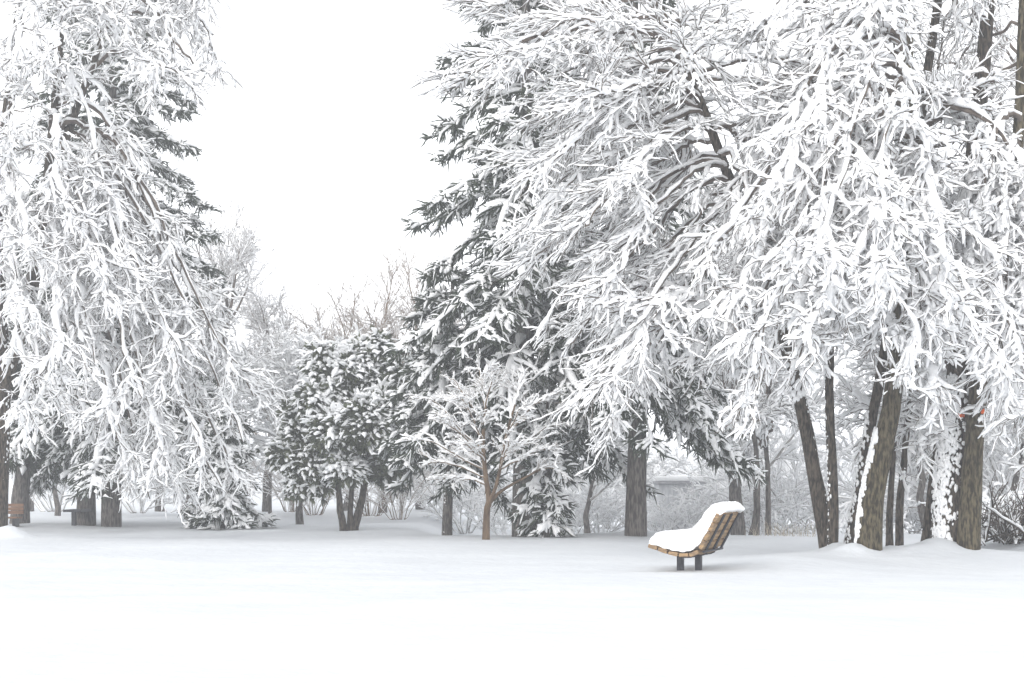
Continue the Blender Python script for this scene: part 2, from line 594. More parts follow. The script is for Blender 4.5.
# ------------------------------------------------------------------ generic bare tree / shrub (local coordinates, base at 0,0,0)
def bare_tree(root, rng, H, spread, nl, trunk_r, w, twig, bark, cfg=None, fork=.28, up=.25):
    K = 12
    tp = np.zeros((K, 3)); tp[:, 2] = np.linspace(-.1, H * .8, K)
    tp[:, :2] += np.cumsum(rng.normal(0, H * .012, (K, 2)), 0)
    trunk_part(root, tp, trunk_r, trunk_r * .18, bark, (0, 0, 0), rng, sides=9)
    st, d, t, _ = spawn(tp[None], nl, fork, .97, .45, .95, 3.0, rng)
    L = spread * (1.25 - .6 * t) * rng.uniform(.75, 1.15, nl)
    for i in range(nl):
        p = grow(st[i:i + 1], d[i:i + 1], L[i:i + 1], 12, -up * .22, .07, rng)[0]
        c = dict(n2=9, L2=spread * .55, n3=6, L3=spread * .28, n4=3, L4=spread * .12, droop=-.02, w=w, vert=1.0, a=(.35, .8),
                 gap=.25, rr=(trunk_r * .35, .010), twig=twig)
        if cfg: c.update(cfg)
        gb, gs = limb_geo_local(p, c, rng)
        l = part('limb', gb, twig, root)
        if gs.n: part('snow_load', gs, SNOW, l)
    return root


def limb_geo_local(p, c, rng):
    off = np.array([0.0, -50.0, 0.0])                 # gz is flat there, so the ground clamp only trims below zero
    gb, gs = limb_geo(p + off, c, rng)
    for gg in (gb, gs):
        gg.v = [v - off for v in gg.v]
    return gb, gs


def shrub(root, rng, H, spread, ns, w, twig, droop=.10, n2=8, n3=4, L2=.5):
    gb, gs = Geo(), Geo()
    for i in range(ns):
        az = rng.uniform(0, 6.283)
        lean = rng.uniform(.08, .75)
        d = np.array([[math.cos(az) * math.sin(lean), math.sin(az) * math.sin(lean), math.cos(lean)]])
        st = np.array([[math.cos(az) * rng.uniform(0, spread * .25), math.sin(az) * rng.uniform(0, spread * .25), 0.0]])
        p = grow(st, d, np.array([H * rng.uniform(.7, 1.15)]), 12, droop, .06, rng)[0]
        c = dict(n2=n2, L2=H * L2, n3=n3, L3=H * .2, n4=2, L4=H * .09, droop=droop, w=w, vert=1.0, a=(.3, .8), gap=.2,
                 rr=(.012, .005), t0=.15, slope=.6)
        b_, s_ = limb_geo_local(p, c, rng)
        gb.join(b_); gs.join(s_)
    o = part('branches', gb, twig, root)
    part('snow_load', gs, SNOW, o)


#@@STRUCTURE
# ------------------------------------------------------------------ tall conifers
spruce('spruce_tree', 'tall dark spruce whose ragged left side stands against the white sky', 524, 28.0, 2.8, 14.5, 3.25, 84, .22, 11, dens=1.0, gap=.33, w=.07, pw=.75)
spruce('spruce_tree', 'spruce with a straight bare grey trunk just left of the wooden bench', 636, 27.2, 2.9, 12.0, 3.0, 64, .19, 12, gap=.30, w=.068,
       extra=[(2.8, .1, 2.3, -.5), (3.0, -.15, 2.4, -.45), (3.2, .3, 2.3, -.45), (3.3, -.1, 2.4, -.35)])
spruce('young_spruce', 'short drooping spruce with a snow-plastered stem left of the small tan tree', 446, 29.2, 1.9, 5.6, 1.95, 40, .10, 13, gap=.36, w=.07, low_pitch=-.55, pw=.55)
spruce('young_spruce', 'small young spruce with hanging boughs right beside the tall spruce trunk', 546, 27.0, .45, 2.6, .85, 20, .07, 14, gap=.25, w=.07, low_pitch=-.8, pw=.7)
spruce('spruce_tree', 'thick-trunked spruce half hidden behind the snowy tree on the left', 112, 34.0, 2.4, 15.5, 3.9, 100, .22, 15, gap=.36, w=.075, pw=.55, low_pitch=-.25,
       extra=[(2.5, -1.5, 2.0, -.55), (2.2, -2.2, 1.8, -.6), (2.6, -.9, 1.9, -.55)])
spruce('spruce_tree', 'left trunk of the twin spruces at the left, boughs hung low with snow', 86, 34.4, 2.0, 9.0, 1.8, 34, .21, 16, gap=.3, w=.075, extra=[(2.2, -1.7, 1.5, -.65), (2.4, -2.6, 1.6, -.6)], low_pitch=-.4)
spruce('young_spruce', 'snow-heaped little spruce under the tips of the drooping branches on the left', 222, 32.5, .12, 2.7, 1.3, 32, .06, 17, gap=.15, w=.085, low_pitch=-.35, pw=.8)

# cedar with several stems in the middle
rng = np.random.default_rng(21)
b = base(351, 31.6)
ced = thing('cedar_tree', 'dark green round cedar on several leaning stems in the middle distance', 'cedar', b)
for k, (x0, x1, yy, r) in enumerate([(344, 330, 410, .085), (350, 352, 400, .07), (353, 380, 400, .105)]):
    Y = 31.6 + (k - 1) * .12
    p0 = base(x0, Y, -.06)
    p = wob(spline([p0, p0 * .5 + at((x0 + x1) / 2 + (x1 - x0) * .1, 475, Y) * .5, at((x0 * .4 + x1 * .6), 450, Y), at(x1, yy, Y)], 12), .02, rng)
    trunk_part(ced, p, r, .03, BARK, b, rng, 1.2)
blobs = []
for (px, py, rx, rz, dy) in [(310, 470, .6, .55, 0), (300, 440, .45, .5, .3), (335, 440, .8, .7, -.4), (330, 400, .7, .6, .2), (350, 375, .55, .5, 0), (372, 385, .6, .6, .3),
                             (385, 420, .75, .7, -.3), (400, 455, .6, .5, .2), (365, 430, .8, .8, -.7), (345, 475, .7, .4, -.3), (385, 470, .6, .5, .4), (318, 488, .4, .3, .1),
                             (350, 410, .8, .8, .8), (410, 415, .45, .5, .5), (362, 362, .4, .4, .1), (328, 378, .5, .45, .2), (393, 382, .5, .5, .1), (312, 405, .5, .5, -.2), (283, 462, .3, .25, -.2), (292, 418, .28, .3, .1), (322, 360, .25, .3, 0), (425, 445, .3, .28, 0), (430, 400, .25, .3, .1), (300, 492, .35, .2, 0), (378, 352, .3, .3, 0)]:
    c = at(px, py, 31.6 + dy); c = c + Z * .12; blobs.append((c, np.array([rx, rx, rz]) * rng.uniform(.48, .84)))
    gl, gs = bushy_crown([blobs[-1]], int(620 * rx * (rx + rz) / 1.0) + 100, .14, rng, 1.0, (.03, .066))
    cr = part('foliage', gl, CEDAR, ced, b)
    part('snow_load', gs, SNOW, cr, b)

# conifer at the far left with a forked grey stem
rng = np.random.default_rng(22)
b = base(21, 35.0)
t = thing('pine_tree', 'grey-green pine with a stout widening trunk beside the far brown bench', 'pine', b)
tp = spline([base(20, 35, -.06), at(21, 490, 35), at(25, 455, 35), at(30, 420, 35), at(32, 360, 35), at(30, 260, 35)], 14)
trunk_part(t, tp, .22, .10, BARK_GREY, b, rng, 1.15)
trunk_part(t, spline([at(21, 480, 35), at(14, 455, 35), at(5, 420, 35), at(-10, 380, 35)], 8), .14, .06, BARK_GREY, b, rng, 1.0, name='side_stem')
for (px, py, rx, rz) in [(20, 450, .7, .4), (40, 430, .8, .5), (5, 430, .8, .5), (50, 400, .7, .5), (20, 390, .9, .6), (60, 445, .5, .35), (-15, 400, .8, .6), (30, 350, .9, .6)]:
    gl, gs = bushy_crown([(at(px, py, 35), np.array([rx, rx, rz]))], 170, .26, rng, .7, (.04, .08))
    cr = part('foliage', gl, NEEDLE, t, b); part('snow_load', gs, SNOW, cr, b)

# ------------------------------------------------------------------ leaning tree whose branches sweep left across the picture
rng = np.random.default_rng(31)
b = base(828, 20.6)
D1 = thing('leaning_tree', 'leaning tree right of the bench sweeping long snowy branches left across the spruces', 'tree', b)
Y = 20.6
tp = wob(spline([base(829, Y, -.1), at(818, 490, Y), at(806, 425, Y), at(786, 345, Y), at(760, 255, Y), at(730, 180, Y + .2), at(700, 100, Y + .3), at(672, 40, Y + .4), at(640, -50, Y + .5)], 26), .012, rng)
tr = trunk_part(D1, tp, .115, .05, BARK, b, rng, 1.15)
trunk_snow(tr, tp, .115, .05, b, rng, (.95, -.3), 110, (.008, .02), 0, .33, .25)
trunk_snow(tr, tp, .115, .05, b, rng, (-.3, -.6), 14, (.035, .07), .29, .35, .6)
CF = dict(n2=12, L2=1.05, n3=7, L3=.60, n4=3, L4=.27, droop=.05, vert=.30, a=(.2, .65), rr=(.030, .0095), w=(.048, .036, .026, .019), gap=.18, wander=.08)
ends = [  # trunk t, end px, py, depth offset, lift, drop
    (.98, 488, 5, 1.0, .5, .25), (.95, 518, -30, -.5, .5, .2), (.93, 463, 72, -.2, .5, .35), (.9, 498, 60, -1.3, .6, .3), (.88, 520, 30, 1.4, .6, .3),
    (.85, 550, 110, .6, .6, .4), (.82, 565, 150, -1.0, .7, .45), (.80, 530, 165, .2, .7, .45), (.78, 600, 130, 1.5, .6, .4), (.74, 540, 205, -.6, .8, .5),
    (.72, 535, 255, .4, .8, .55), (.70, 580, 225, -1.6, .8, .5), (.68, 620, 200, 1.2, .7, .4), (.65, 560, 300, -.3, .8, .6), (.64, 605, 280, -1.5, .8, .6),
    (.62, 565, 345, .5, .8, .7), (.60, 620, 330, 1.3, .7, .6), (.58, 585, 385, -.8, .8, .8), (.57, 618, 370, -1.6, .8, .7), (.55, 620, 410, .2, .7, .8),
    (.75, 600, 90, -1.6, .8, .3), (.86, 590, 20, -.9, .6, .2),
    (.70, 620, 180, -1.9, .7, .4), (.9, 560, 75, .8, .5, .3), (.97, 600, -40, .6, .4, .2), (.66, 600, 250, .7, .6, .4),
    (.8, 800, 60, .8, .6, .2), (.7, 820, 120, 1.0, .5, .2), (.78, 780, 90, -.4, .5, .3), (.7, 790, 190, .2, .5, .3), (.66, 760, 230, -.8, .5, .3), (.9, 700, 30, 1.3, .5, .2), (.82, 640, 130, .9, .6, .3), (.84, 690, 60, -1.2, .5, .2), (.76, 680, 160, 1.3, .6, .3)]
for (tt, px, py, dy, lift, drop) in ends:
    p0 = on_path(tp, tt)
    p = arch(p0, at(px, py, Y + dy), lift * .45, drop * .45, rng, 26, .06)
    add_limb(D1, p, CF, rng, b)
# the long level limb with a thick ridge of snow
for (a_, bb, m1, rr) in [((.46), (652, 322), (700, 312), .055), ((.47), (640, 300), (700, 296), .045)]:
    p = wob(spline([on_path(tp, a_), at(748, 318, Y - .3), at(*m1, Y - .7), at(*bb, Y - 1.1)], 16), .03, rng)
    add_limb(D1, p, dict(CF, n2=8, rr=(rr, .018), w=(.11, .06, .045, .03), droop=.2), rng, b)

# ------------------------------------------------------------------ the clump of trunks on the right
CM = dict(n2=10, L2=.88, n3=6, L3=.55, n4=4, L4=.26, droop=.26, vert=.75, a=(.25, .85), rr=(.036, .011), w=(.056, .047, .036, .026), gap=.16, slope=.66, wander=.12)


def clump_tree(label, pts, Y, r0, r1, bark, seed, limbs, cfg, name='deciduous_tree', K=24, flare=1.2):
    rng = np.random.default_rng(seed)
    b = base(pts[0][0], Y)
    root = thing(name, label, 'tree', b)
    P = [base(pts[0][0], Y, -.12)] + [at(q[0], q[1], Y + (q[2] if len(q) > 2 else 0)) for q in pts[1:]]
    tp = wob(spline(P, K), .01, rng)
    tr = trunk_part(root, tp, r0, r1, bark, b, rng, flare)
    for (tt, px, py, dy, lift, drop) in limbs:
        p0 = on_path(tp, tt)
        add_limb(root, arch(p0, at(px, py, Y + dy), lift, drop, rng, 26, .05), cfg, rng, b)
    return root, tr, tp, b, rng


# main big leaning trunk and its weeping mound of snow
root, tr, tp, b, rng = clump_tree('big olive-brown trunk curving up under a weeping snowy crown in the right clump',
    [(868, 0), (872, 500), (884, 440), (893, 395), (902, 300), (906, 200), (907, 100), (908, 0), (910, -110)], 19.6, .17, .055, BARK_OLIVE, 41,
    [(.78, 712, 250, -.6, 1.0, .6), (.8, 728, 300, .3, 1.0, .9), (.75, 722, 320, -1.0, 1.0, 1.0), (.74, 735, 365, -.2, 1.0, 1.3), (.78, 760, 330, -1.6, 1.0, 1.0),
     (.72, 755, 390, -.9, 1.0, 1.4), (.76, 785, 300, -2.1, 1.0, .9), (.72, 790, 330, -1.7, .9, 1.1), (.70, 800, 355, -.9, .9, 1.2), (.68, 825, 315, -2.0, .9, 1.1),
     (.66, 830, 320, -1.0, .8, .9), (.68, 850, 275, -2.3, .9, .9), (.64, 855, 290, -1.4, .8, 1.0), (.62, 880, 305, -1.9, .8, .9), (.62, 890, 330, -1.2, .7, 1.0),
     (.64, 915, 345, -1.7, .8, 1.0), (.66, 935, 340, -1.3, .8, 1.0), (.7, 950, 300, -1.9, .8, 1.0), (.68, 930, 375, -.9, .8, 1.2), 
     (.82, 760, 200, -1.5, .9, .5), (.85, 780, 120, -.7, .7, .3), 
     (.82, 740, 180, .8, .8, .4), (.76, 870, 260, -2.5, .8, .7), (.8, 820, 240, -2.4, .9, .7), (.74, 765, 270, .9, .8, .8), (.9, 865, 15, -.8, .4, .2), (.95, 870, -25, .4, .3, .2), (.9, 850, 60, .5, .4, .2)], CM)
trunk_snow(tr, tp, .19, .12, b, rng, (-1, .05), 420, (.018, .045), 0.0, .28, .26)
# low thin stem growing up beside it
root, tr, tp, b, rng = clump_tree('thin straight stem standing close to the leaning tree right of the bench',
    [(832, 0), (833, 480), (830, 420), (829, 338), (826, 250), (820, 150), (810, 40), (800, -80)], 20.3, .075, .04, BARK, 42,
    [(.6, 790, 240, -.8, .5, .4), (.7, 850, 150, -.6, .4, .3), (.75, 770, 150, .5, .5, .3), (.85, 840, 40, .5, .4, .2), (.9, 760, 30, -.4, .4, .2), (.66, 800, 190, .8, .4, .3)], dict(CM, droop=.18))
trunk_snow(tr, tp, .08, .06, b, rng, (-.95, -.3), 90, (.008, .02), 0, .4, .25)
root, tr, tp, b, rng = clump_tree('dark slanting trunk right behind the big olive-brown trunk',
    [(848, 0), (858, 500), (870, 430), (880, 380), (897, 270), (912, 190), (922, 110), (938, 0), (948, -90)], 20.6, .08, .06, BARK, 43,
    [(.7, 960, 110, -.5, .5, .3), (.72, 1010, 150, -.4, .6, .5), (.66, 860, 140, .5, .4, .3),
     (.6, 930, 210, 1.0, .5, .4), (.62, 870, 220, 1.0, .5, .4)], dict(CM, n2=10, droop=.2))
for pts, cfg in [
    ([at(900, 95, 20.4), at(925, 92, 20.0), at(950, 106, 19.8), at(985, 118, 19.6), at(1010, 148, 19.5), at(1034, 190, 19.4)], dict(n2=5, L2=.5, n3=4, L3=.3, n4=2, rr=(.05, .02), w=(.105, .05, .036, .026))),
    ([at(922, 110, 20.6), at(900, 70, 20.3), at(875, 35, 20.0), at(845, 22, 19.8), at(820, 30, 19.6)], dict(n2=6, L2=.5, n3=4, L3=.3, n4=2, rr=(.04, .015), w=(.085, .045, .034, .026)))]:
    add_limb(root, wob(spline(pts, 26), .015, rng), dict(CM, **cfg), rng, b)
BARE = dict(CM, n2=9, n3=5, n4=3, L2=.9, L3=.5, L4=.25, droop=.0, w=(.022, .016, .011, .007), gap=.4, vert=.9, rr=(.026, .008), wander=.09)
for (tt, px, py, dy, lift, drop) in [(.7, 985, 20, .3, .3, .1), (.72, 1010, 70, .6, .3, .1), (.68, 990, 130, .9, .3, .1), (.75, 960, -30, .5, .3, .1), (.66, 955, 170, 1.2, .3, .1), (.7, 880, 10, .6, .3, .1), (.62, 865, 90, 1.0, .3, .1)]:
    add_limb(root, arch(on_path(tp, tt), at(px, py, 20.6 + dy), lift, drop, rng, 26, .05), BARE, rng, b)
trunk_snow(tr, tp, .10, .09, b, rng, (-.9, -.4), 120, (.012, .03), 0, .3, .35)
clump_tree('left one of two thin dark saplings between the thick trunks on the right',
    [(889, 0), (890, 510), (893, 470), (896, 400), (905, 320), (915, 230)], 21.4, .055, .025, BARK, 44,
    [(.5, 870, 420, .4, .3, .3), (.6, 915, 400, .4, .3, .3), (.75, 880, 330, .5, .3, .2), (.9, 930, 290, .5, .3, .2)], dict(CM, n2=7, n3=5, droop=.2))
clump_tree('right one of two thin dark saplings between the thick trunks on the right',
    [(899, 0), (900, 510), (905, 450), (910, 400), (918, 330), (922, 250)], 21.7, .065, .025, BARK, 45,
    [(.5, 890, 440, .4, .3, .3), (.55, 930, 430, .4, .3, .3), (.7, 900, 350, .5, .3, .2), (.85, 945, 300, .5, .3, .2)], dict(CM, n2=7, n3=5, droop=.2))
clump_tree('slender slanting stem left of the snow-plastered trunk on the right',
    [(923, 0), (930, 500), (936, 455), (942, 420), (950, 370), (955, 300)], 20.6, .06, .035, BARK, 46,
    [(.55, 925, 440, -.4, .2, .25), (.6, 915, 425, .3, .2, .2), (.8, 930, 350, .5, .3, .2)], dict(CM, n2=7, n3=5, L2=.5, L3=.3, droop=.2))
root, tr, tp, b, rng = clump_tree('thick dark trunk plastered with mottled snow on the right, orange mark high up',
    [(952, 0), (953, 480), (958, 420), (962, 350), (968, 250), (975, 150), (985, 40), (995, -80)], 20.3, .27, .07, BARK, 47,
    [(.62, 1000, 300, -1.2, .5, .7), (.75, 1020, 350, -1.0, .8, .9), (.7, 985, 330, -1.6, .6, .9), 
     (.66, 955, 320, -1.6, .5, .7), (.93, 955, -20, -.4, .3, .2)], CM)
trunk_snow(tr, tp, .30, .2, b, rng, (-.8, -.6), 1000, (.012, .036), 0.0, .38, .42, .5)


def orange(tr, px, py, Y, r, b, seed):
    rng = np.random.default_rng(seed)
    c = at(px, py, Y)
    C = c + rng.normal(0, 1, (9, 3)) * np.array([.012, .006, .022])
    g = Geo().add(*lumps(C, np.tile([[r, r * .4, r]], (9, 1)) * rng.uniform(.6, 1.2, (9, 1)), rng, .2))
    part('paint_mark', g, ORANGE, tr, b)


orange(tr, 962.5, 415, 20.3 - .25, .03, b, 1)
root, tr, tp, b, rng = clump_tree('brown upright trunk with an orange mark at the right edge of the clump',
    [(968, 0), (971, 480), (976, 420), (979, 370), (990, 320), (1006, 260), (1014, 190), (1020, 100), (1024, 0), (1028, -90)], 19.9, .145, .055, BARK_OLIVE, 48,
    [(.62, 955, 330, -.9, .6, .8), (.66, 1000, 370, -1.1, .7, 1.0), (.68, 1020, 400, -.8, .7, 1.0), (.7, 1035, 400, -1.2, .7, 1.0), (.72, 1000, 350, -1.6, .7, .8), (.64, 1030, 340, -.4, .6, .6),
     (.75, 960, 300, -1.1, .7, .7), (.7, 1045, 460, .0, .7, 1.0)], CM)
for (tt, px, py, dy) in [(.9, 960, 30, .8), (.86, 950, 90, 1.2), (.94, 985, -40, .6), (.82, 945, 150, 1.5)]:
    add_limb(root, arch(on_path(tp, tt), at(px, py, 19.9 + dy), .2, .05, rng, 26, .05), BARE, rng, b)
orange(tr, 982.5, 411, 19.9 - .13, .028, b, 2)

# the thick snow-laden limb arching over to the right edge belongs to the dark slanting trunk
clump_tree('bare snow-lined tree reaching in from the right edge behind the clump',
    [(1040, 0), (1042, 420), (1045, 300), (1046, 200), (1048, 100), (1052, 0), (1056, -100)], 24.0, .16, .07, BARK, 49,
    [(.5, 960, 130, 0, .6, .2), (.6, 930, 60, .5, .5, .1), (.7, 950, -10, .3, .4, .1), (.55, 980, 190, -.5, .5, .1), (.65, 990, 40, -.4, .4, .1), (.45, 960, 260, .4, .5, .2),
     (.4, 970, 330, .5, .5, .2), (.42, 1000, 380, -.4, .4, .2)], dict(CM, n2=9, n3=5, n4=2, droop=.0, w=(.045, .026, .018, .012), gap=.3, vert=.8))

# ------------------------------------------------------------------ big drooping tree on the left
rng = np.random.default_rng(51)
Y = 26.5
b = base(-3, Y)
L1 = thing('drooping_tree', 'huge snow-laden tree at the left edge with branches drooping to the ground', 'tree', b)
tp = wob(spline([base(-4, Y, -.12), at(0, 470, Y), at(3, 400, Y), at(1, 320, Y), at(-3, 240, Y), at(0, 175, Y), at(10, 90, Y), at(22, 0, Y), at(35, -110, Y)], 24), .02, rng)
tr = trunk_part(L1, tp, .16, .08, BARK, b, rng, 1.25)
trunk_snow(tr, tp, .16, .13, b, rng, (.95, -.3), 90, (.010, .024), 0, .4, .25)
st2 = wob(spline([at(3, 395, Y), at(30, 300, Y - .3), at(48, 180, Y - .4), at(58, 60, Y - .3), at(66, -60, Y - .2)], 16), .02, rng)
trunk_part(L1, st2, .11, .05, BARK, b, rng, 1.0, name='side_stem')
st3 = wob(spline([at(48, 190, Y - .4), at(75, 110, Y - .2), at(100, 40, Y), at(120, -60, Y + .2)], 12), .02, rng)
trunk_part(L1, st3, .08, .04, BARK, b, rng, 1.0, name='side_stem')
CL = dict(n2=10, L2=1.0, n3=6, L3=.60, n4=4, L4=.30, droop=.25, vert=.8, a=(.25, .85), rr=(.04, .011), w=(.056, .043, .031, .023), gap=.16, slope=.66, wander=.12)
for (src, tt, px, py, dy, lift, drop) in [
        (st3, .9, 212, 35, .3, .7, .5), (st3, .8, 199, 75, -.6, .7, .5), (st3, .7, 179, 20, .8, .6, .3), (st3, .95, 190, -20, -.4, .5, .2),
        (st3, .5, 165, 70, -1.4, .7, .5), (st2, .9, 110, 20, -1.3, .5, .3), (st2, .85, 60, 60, -1.8, .5, .4),
        (st2, .7, 120, 250, -1.6, .9, 1.0), (st2, .65, 189, 295, -.2, 1.0, 1.1), (st2, .6, 214, 330, .4, 1.1, 1.2),
        (st2, .6, 236, 365, -.3, 1.2, 1.2), (st2, .55, 254, 395, .2, 1.2, 1.3), (st2, .55, 246, 440, -.4, 1.2, 1.6), (st2, .5, 236, 480, .3, 1.2, 1.8), (st2, .5, 219, 488, -.2, 1.2, 2.0),
        (st2, .5, 199, 440, -1.0, 1.2, 1.6), (st2, .45, 179, 478, -.6, 1.1, 2.0), (st2, .45, 180, 495, -.3, 1.1, 2.1), (st2, .45, 165, 450, -1.3, 1.1, 1.7), (st2, .4, 150, 500, .2, 1.0, 1.9),
        (st2, .5, 184, 380, -1.4, 1.1, 1.3), (st2, .5, 180, 350, -2.0, 1.1, 1.2), (st2, .45, 140, 400, -2.0, 1.0, 1.4), (st2, .4, 120, 440, -1.2, .9, 1.5), (st2, .4, 105, 400, -2.4, .9, 1.2),
        (st2, .5, 120, 320, -2.6, 1.0, 1.0), (st2, .55, 90, 260, -2.5, .9, .9), (st2, .6, 60, 200, -2.3, .8, .7), (st2, .45, 60, 360, -2.9, .9, .9), (tp, .6, 30, 240, -2.6, .8, .7),
        (tp, .55, 20, 320, -3.2, .9, .8), (tp, .5, 50, 420, -1.8, .8, 1.1), (tp, .45, 25, 400, -2.2, .7, .9), (tp, .7, 20, 150, -2.2, .7, .6), (tp, .85, 20, 60, -1.6, .6, .4),
        (tp, .9, 60, 0, -1.0, .5, .3), (tp, .5, -40, 380, -1.6, .8, .8), (tp, .65, -50, 260, -1.4, .8, .7), (tp, .8, -50, 120, -1.0, .7, .5), (st2, .5, 214, 420, .8, 1.1, 1.5),
        (st2, .6, 174, 330, .9, 1.0, 1.0), (st2, .35, 80, 400, -.6, .8, 1.2), (st2, .4, 130, 480, -.6, .9, 1.7), ]:
    add_limb(L1, arch(on_path(src, tt), at(px, py, Y + dy), lift, drop, rng, 26, .06), CL, rng, b)

# ------------------------------------------------------------------ small tan tree in front of the spruces
rng = np.random.default_rng(61)
Y = 25.7
b = base(486, Y)
M4 = thing('small_tree', 'small tan-trunked tree with a low spread of fine snowy twigs before the spruces', 'tree', b)
tp = spline([base(486, Y, -.06), at(487, 510, Y), at(489, 500, Y), at(485, 470, Y), at(483, 440, Y), at(486, 405, Y)], 14)
trunk_part(M4, tp, .066, .028, BARK_TAN, b, rng, 1.1)
s2 = spline([at(488, 503, Y), at(494, 492, Y - .1), at(500, 470, Y - .2), at(505, 440, Y - .2), at(515, 405, Y - .2)], 10)
trunk_part(M4, s2, .04, .016, BARK_TAN, b, rng, 1.0, name='side_stem')
s3 = spline([at(489, 504, Y), at(500, 492, Y + .1), at(520, 480, Y + .2), at(540, 470, Y + .3)], 8)
trunk_part(M4, s3, .035, .015, BARK_TAN, b, rng, 1.0, name='side_stem')
CS = dict(n2=7, L2=.40, n3=5, L3=.25, n4=2, L4=.12, droop=-.02, vert=.3, a=(.3, .7), rr=(.014, .006), w=(.032, .027, .022, .017), gap=.18, twig=TWIG_TAN, slope=.6)
for (src, tt, px, py, dy) in [(tp, .75, 425, 398, .2), (tp, .6, 418, 440, -.3), (tp, .55, 430, 462, .3), (tp, .9, 450, 378, -.3), (tp, .98, 478, 368, .2), (tp, .98, 495, 372, -.4), (s2, .9, 522, 378, .3),
                              (s2, .8, 545, 398, -.1), (s2, .6, 556, 425, .3), (s2, .5, 550, 450, -.4), (s3, .8, 556, 470, .2), (tp, .7, 440, 420, -.9), (tp, .8, 460, 400, -1.0), (s2, .7, 520, 410, -1.0),
                              (s2, .5, 510, 440, -1.0), (tp, .65, 460, 445, -1.0), (tp, .8, 450, 400, 1.0), (s2, .8, 520, 400, 1.0), (tp, .6, 470, 450, 1.1), (s2, .95, 505, 372, .8), (tp, .5, 440, 480, .2)]:
    add_limb(M4, arch(on_path(src, tt), at(px, py, Y + dy), .22, .05, rng, 12, .02), CS, rng, b)

# ------------------------------------------------------------------ background: bare and frosted trees
def proto_tree(name, label, px, Y, seed, group=None, **kw):
    rng = np.random.default_rng(seed)
    r = thing(name, label, 'tree', base(px, Y), group)
    bare_tree(r, rng, **kw)
    return r


FR = (.035, .028, .021, .015)
BR = (.018, .012, .008, .0)
pA = proto_tree('bare_tree', 'hazy grey bare tree behind the drooping tree on the left, upper twigs against the sky', 222, 43, 71, H=9.8, spread=2.7, nl=16, trunk_r=.17, w=FR, twig=TWIG, bark=BARK_GREY)
pB = proto_tree('bare_tree', 'brown leafless tree showing its bare top above the round cedar', 385, 44, 72, H=7.3, spread=3.0, nl=22, trunk_r=.13, w=BR, twig=TWIG_TAN, bark=BARK_GREY, fork=.25, up=.12, cfg=dict(n4=2, a=(.3, .7)))
pC = proto_tree('frosted_tree', 'white frosted tree between the drooping branches and the round cedar', 302, 36, 73, H=4.6, spread=2.0, nl=15, trunk_r=.09, w=(.06, .05, .04, .03), twig=TWIG_PALE, bark=BARK_GREY,
                cfg=dict(droop=.12, n2=9, n3=6))
for (p, lab, px, Y, rz, sc) in [
    (pA, 'hazy bare tree right behind the first one at left, spreading towards the cedar', 268, 46, 1.2, .8),
    (pA, 'pale bare tree far behind the pine at the left edge', 30, 47, 2.2, .9),
    (pA, 'pale bare tree far behind the low drooping tips at left', 160, 48, 3.1, .8),
    (pC, 'frosted tree at the far left between the pine and the twin spruces', 55, 42, 4.0, .9),
    (pC, 'frosted tree showing low behind the drooping tips on the left', 190, 40, .6, .95),
    (pC, 'frosted tree between the tall spruce trunk and the spruce left of the bench', 585, 37, 3.3, 1.0),
    (pC, 'frosted tree behind the backrest of the bench', 752, 36, 1.9, 1.2),
    (pC, 'frosted tree seen between the big olive trunk and the snow-plastered trunk', 925, 33, 4.4, 1.2),
    (pC, 'frosted tree behind the right edge of the clump', 1010, 33, 2.6, 1.2),
    (pA, 'grey bare tree behind the upper right corner', 960, 36, 5.2, 1.0),
    (pB, 'brown bare tree rising over the left shoulder of the round cedar', 345, 45, 1.7, .95),
    (pB, 'brown bare tree between the round cedar and the tall spruce', 418, 46, 3.4, 1.05),
    (pA, 'grey bare tree seen through the gap by the leaning trunk', 738, 35, 2.9, 1.0)]:
    dup(p, lab, base(px, Y), rz, sc)

# shrubs
def proto_shrub(name, label, px, Y, seed, **kw):
    rng = np.random.default_rng(seed)
    r = thing(name, label, 'shrub', base(px, Y, -.05))
    shrub(r, rng, **kw)
    return r


